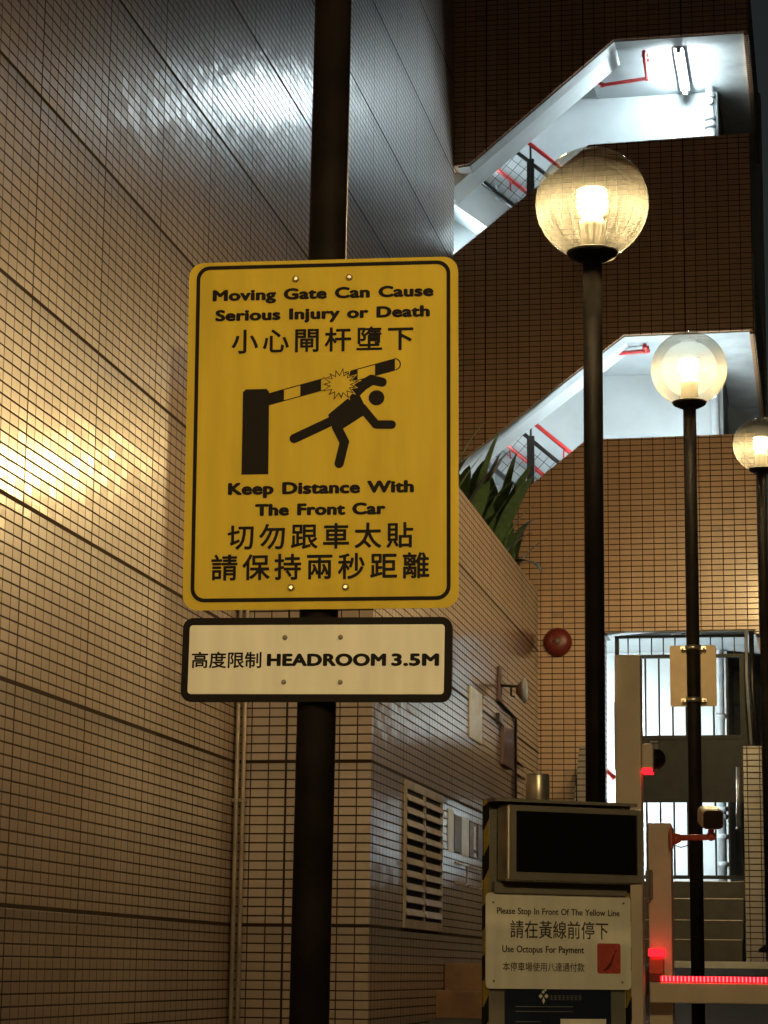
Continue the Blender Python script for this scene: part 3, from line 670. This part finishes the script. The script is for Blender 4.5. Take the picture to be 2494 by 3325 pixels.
hs = thing('headroom_sign', 'white black-edged sign reading HEADROOM 3.5M, below the yellow sign', 'sign', (-.8573,3.80,.5222))
hs.rotation_euler = (0, rad(.5), rad(1.33))
bm = nb(); prism(bm, rrect(.473,.146,.018), 'y', 0, .010); obj('frame_plate', bm, M_INK, hs, world=False)
bm = nb(); prism(bm, rrect(.448,.120,.006), 'y', -.0012, -.0002); obj('face', bm, M_CREAM, hs, world=False)
lettering('高度限制', K(-218.5), K(-94.5), K(-15.2), K(13.5), -.0017, M_INK, hs, .020, 1.0, cap=False)
lettering('HEADROOM', K(-84.3), K(123.2), K(-11.8), K(9.9), -.0017, M_INK, hs, .062, 1.05)
lettering('3.5M', K(133.3), K(214.8), K(-11.8), K(9.9), -.0017, M_INK, hs, .062, 1.05)
for x, z in ((-54,38.2), (43.6,38.3), (-54,-39.2), (45,-39.4)):
    bm = nb(); lathe(bm, [(.0042,0),(.004,-.003),(.002,-.004)], (K(x),-.0012,K(z)), axis='y', seg=12); obj('bolt', bm, M_GREY, hs, world=False)
bm = nb(); box(bm, -.11, .11, .0105, .017, -.012, .012); obj('mounting_rail', bm, M_STEEL, hs, world=False)

# ------------------------------------------------------------------ ticket machine (local frame: x right, -y towards the driver)
tm = thing('ticket_machine', 'car park payment machine with dark screen and a cream instruction plate', 'machine', (-.678,5.88,.076))
tm.rotation_euler = (0,0,rad(33))
bm = nb(); prism(bm, [(-.19,.012), (.195,.012), (.09,.22), (-.085,.22)], 'z', -1.15, .345); obj('body', bm, M_GREY, tm, world=False)
for s, x0, x1 in ((0,-.209,-.195), (1,.196,.209)):
    by, bk = nb(), nb(); z = -1.1; k = 0
    box(by, x0, x1, .004, .0115, -1.1, .35)
    while z < .33:
        zt = [min(.349, q) for q in (z, z+.06, z+.09, z+.03)]
        if k % 2 == 0 or True: prism(bk, [(x0-.0005,zt[0]), (x1+.0005,zt[3]), (x1+.0005,zt[2]), (x0-.0005,zt[1])], 'y', .003, .0121)
        z += .125; k += 1
    tp = obj('hazard_tape', by, M_HAZY, tm, world=False); obj('black_stripes', bk, M_INK, tp, world=False)
bm = nb(); box(bm, -.173, .212, -.06, .003, .147, .338, .006); hdm = obj('display_head', bm, M_STEEL, tm, world=False)
bm = nb(); frame(bm, [(-.168,.150),(.209,.150),(.209,.335),(-.168,.335)], [(-.151,.169),(.193,.169),(.193,.322),(-.151,.322)], 'y', -.066, -.0605); obj('bezel', bm, M_GREY, hdm, world=False)
bm = nb(); box(bm, -.1505, .1925, -.0625, -.0608, .1695, .3215); obj('screen', bm, M_SCREEN, hdm, world=False)
bm = nb(); prism(bm, [(-.20,-.045), (.205,-.045), (.205,.01), (.095,.225), (-.09,.225), (-.20,.01)], 'z', .346, .354); obj('top_cover', bm, M_GREY, tm, world=False)
bm = nb(); lathe(bm, [(.0295,.3545),(.0305,.358),(.0305,.421),(.029,.425)], (-.045,.03,0), seg=32); obj('beacon', bm, M_STEEL, tm, world=False)
bm = nb(); box(bm, -.185, .19, -.012, .004, .118, .146); obj('visor_strip', bm, M_GREY, tm, world=False)
bm = nb(); prism(bm, rrect(.411,.237,.012,0,0), 'y', -.002, .001); ip = obj('instruction_plate', bm, M_CREAM, tm, world=False)
yy = -.0026
lettering('Please Stop In Front Of The Yellow Line', -.175, .173, .0665, .0825, yy, M_INK2, ip, .022)
lettering('請在黃線前停下', -.138, .140, .007, .0515, yy, M_INK2, ip, .008, cap=False)
lettering('Use Octopus For Payment', -.160, .070, -.0285, -.0115, yy, M_INK2, ip, .022)
lettering('本停車場使用八達通付款', -.159, .071, -.075, -.0525, yy, M_INK2, ip, .006, cap=False)
bm = nb(); prism(bm, rrect(.067,.076,.006,.1415,-.0405), 'y', -.0025, -.0021); ic = obj('card_symbol', bm, M_ICON, ip, world=False)
sw = [(.122,-.071),(.131,-.066),(.140,-.057),(.1475,-.046),(.153,-.033),(.160,-.021),(.166,-.017),(.1655,-.0185),(.158,-.028),(.1545,-.040),(.149,-.054),(.141,-.066),(.132,-.0715)]
bm = nb(); prism(bm, sw, 'y', -.0032, -.0027); obj('swoosh', bm, M_ICOND, ic, world=False)
for x, z in ((-.185,.095), (-.183,-.1), (.18,-.1), (.185,.10)):
    bm = nb(); lathe(bm, [(.003,0),(.0025,-.002)], (x,-.002,z), axis='y', seg=10); obj('screw', bm, M_GREY, ip, world=False)
bm = nb(); box(bm, -.147, .150, .004, .0115, -.55, -.119); np_ = obj('payment_panel', bm, M_NAVY, tm, world=False)
bm = nb()
for (dx, dz, w, h) in ((-.05,-.136,.010,.010), (-.034,-.136,.010,.010), (-.042,-.147,.007,.014), (-.043,-.126,.008,.008), (-.037,-.121,.007,.006)):
    prism(bm, [(dx-w*.6,dz), (dx,dz-h*.6), (dx+w*.6,dz), (dx,dz+h*.6)], 'y', .0030, .0036)
obj('emblem', bm, M_CREAM, np_, world=False)
bm = nb()
for k in range(8): 
    for (a, b) in ((-.0055,-.004), (-.0005,.001), (.004,.0055)): box(bm, -.024+k*.0115, -.0155+k*.0115, .0030, .0036, -.1395+a, -.1395+b)
    box(bm, -.0205+k*.0115, -.019+k*.0115, .0029, .0035, -.1455, -.1335)
for (z, a, b) in ((-.163,-.12,.04), (-.175,-.12,.04), (-.20,-.12,-.05)): box(bm, a, b, .0030, .0036, z, z+.002)
obj('faint_print', bm, M_FAINT, np_, world=False)
bm = nb(); box(bm, .005, .135, .0026, .0034, -.28, -.192); obj('label_sticker', bm, M_CREAM, np_, world=False)

# ------------------------------------------------------------------ camera posts and barrier
cp = thing('camera_post', 'tall square beige post behind the payment machine', 'post', (-.62,7.3,-.95))
bm = nb(); box(bm, -.660,-.577, 7.30,7.38, -.95,1.005, .004); obj('post', bm, M_BEIGE, cp)
bm = nb(); box(bm, -.6645,-.6605, 7.33,7.37, .64,.855); obj('edge_strip', bm, M_BLACK, cp)
bm = nb(); box(bm, -.65,-.587, 7.36,7.365, -.90,-.85); obj('foot_plate', bm, M_GREY, cp)
dc = thing('dome_camera', 'beige boxed dome camera with black dome on the tall post', 'camera', (-.555,7.33,.67))
bm = nb(); box(bm, -.5755,-.538, 7.29,7.37, .627,.718, .008); obj('housing', bm, M_BEIGE, dc)
bm = nb(); box(bm, -.574,-.541, 7.288,7.36, .6235,.6405, .003); obj('red_glow_strip', bm, M_REDGLOW, dc)  # added glowing strip, stands in for red light caught by the housing
bm = nb(); lathe(bm, [(.036,0),(.034,.012),(.026,.026),(.013,.034),(.002,.036)], (-.537,7.33,.672), axis='x', seg=24); obj('dome', bm, M_DOME, dc)
bm = nb(); box(bm, -.549,-.522, 7.30,7.36, .7185,.727, .002); box(bm, -.537,-.522, 7.31,7.35, .70,.7185, .002); obj('sun_shield', bm, M_PIPEW, dc)
bc = thing('barrier_cabinet', 'short beige cabinet of the barrier, behind the tall post', 'cabinet', (-.565,7.95,-.87))
bm = nb(); box(bm, -.604,-.526, 7.90,8.0, -.87,.505, .004); obj('housing', bm, M_BEIGE, bc)
bm = nb(); box(bm, -.612,-.596, 7.88,7.899, .235,.345, .003); box(bm, -.6,-.588, 7.875,7.897, .245,.345, .005); obj('lock', bm, M_GREY, bc)
bm = nb(); box(bm, -.600,-.548, 7.80,7.899, .055,.082, .004); obj('warning_lamp', bm, M_REDGLOW, bc)
bm = nb(); box(bm, -.600,-.552, 7.82,7.90, -.003,.048, .004); obj('pivot_bracket', bm, M_ARM, bc)
br = thing('barrier_boom', 'lowered beige barrier boom with a glowing red LED strip', 'barrier', (-.59,7.77,-.06))
bm = nb(); box(bm, -.592, 2.4, 7.75,7.79, -.096,-.029, .005); obj('boom', bm, M_BEIGE, br)
bm = nb(); box(bm, -.556, 2.4, 7.748,7.762, -.0255,-.0085, .002); obj('led_strip', bm, M_LED, br)
bm = nb(); box(bm, -.592, 2.4, 7.7625,7.789, -.0285,-.020); obj('led_channel', bm, M_RUST, br)
bm = nb(); box(bm, -.592, -.557, 7.747,7.7625, -.027,-.005, .002); obj('strip_end', bm, M_RED, br)
c2 = thing('bullet_camera', 'beige bullet camera with dark face on a red arm', 'camera', (-.37,7.82,.51))
bb = Matrix.Rotation(rad(9), 4, 'Z')
bm = nb(); box(bm, -.038,.038, -.078,.075, -.034,.034, .017); bmesh.ops.transform(bm, matrix=Matrix.Translation((-.388,7.85,.520)) @ bb @ Matrix.Rotation(rad(9),4,'X'), verts=bm.verts); obj('housing', bm, M_BEIGE, c2)
bm = nb(); prism(bm, rrect(.066,.060,.014), 'y', -.0815, -.0785); bmesh.ops.transform(bm, matrix=Matrix.Translation((-.388,7.85,.520)) @ bb @ Matrix.Rotation(rad(9),4,'X'), verts=bm.verts); obj('front_glass', bm, M_CAMF, c2)
bm = nb(); tube(bm, [(-.525,7.87,.452), (-.40,7.86,.455), (-.388,7.86,.458), (-.386,7.86,.487)], .0105); box(bm, -.5255,-.5165, 7.845,7.895, .417,.487, .002); tube(bm, [(-.517,7.87,.45), (-.49,7.87,.452)], [.022,.013])
lathe(bm, [(.001,-.017),(.013,-.012),(.017,0),(.013,.012),(.001,.017)], (-.388,7.86,.458), seg=14); obj('bracket_arm', bm, M_ARM, c2)
bm = nb(); tube(bm, [(-.515,7.87,.43), (-.49,7.86,.42), (-.465,7.86,.427), (-.45,7.86,.447)], .002, 6); obj('cable', bm, M_BLACK, c2)
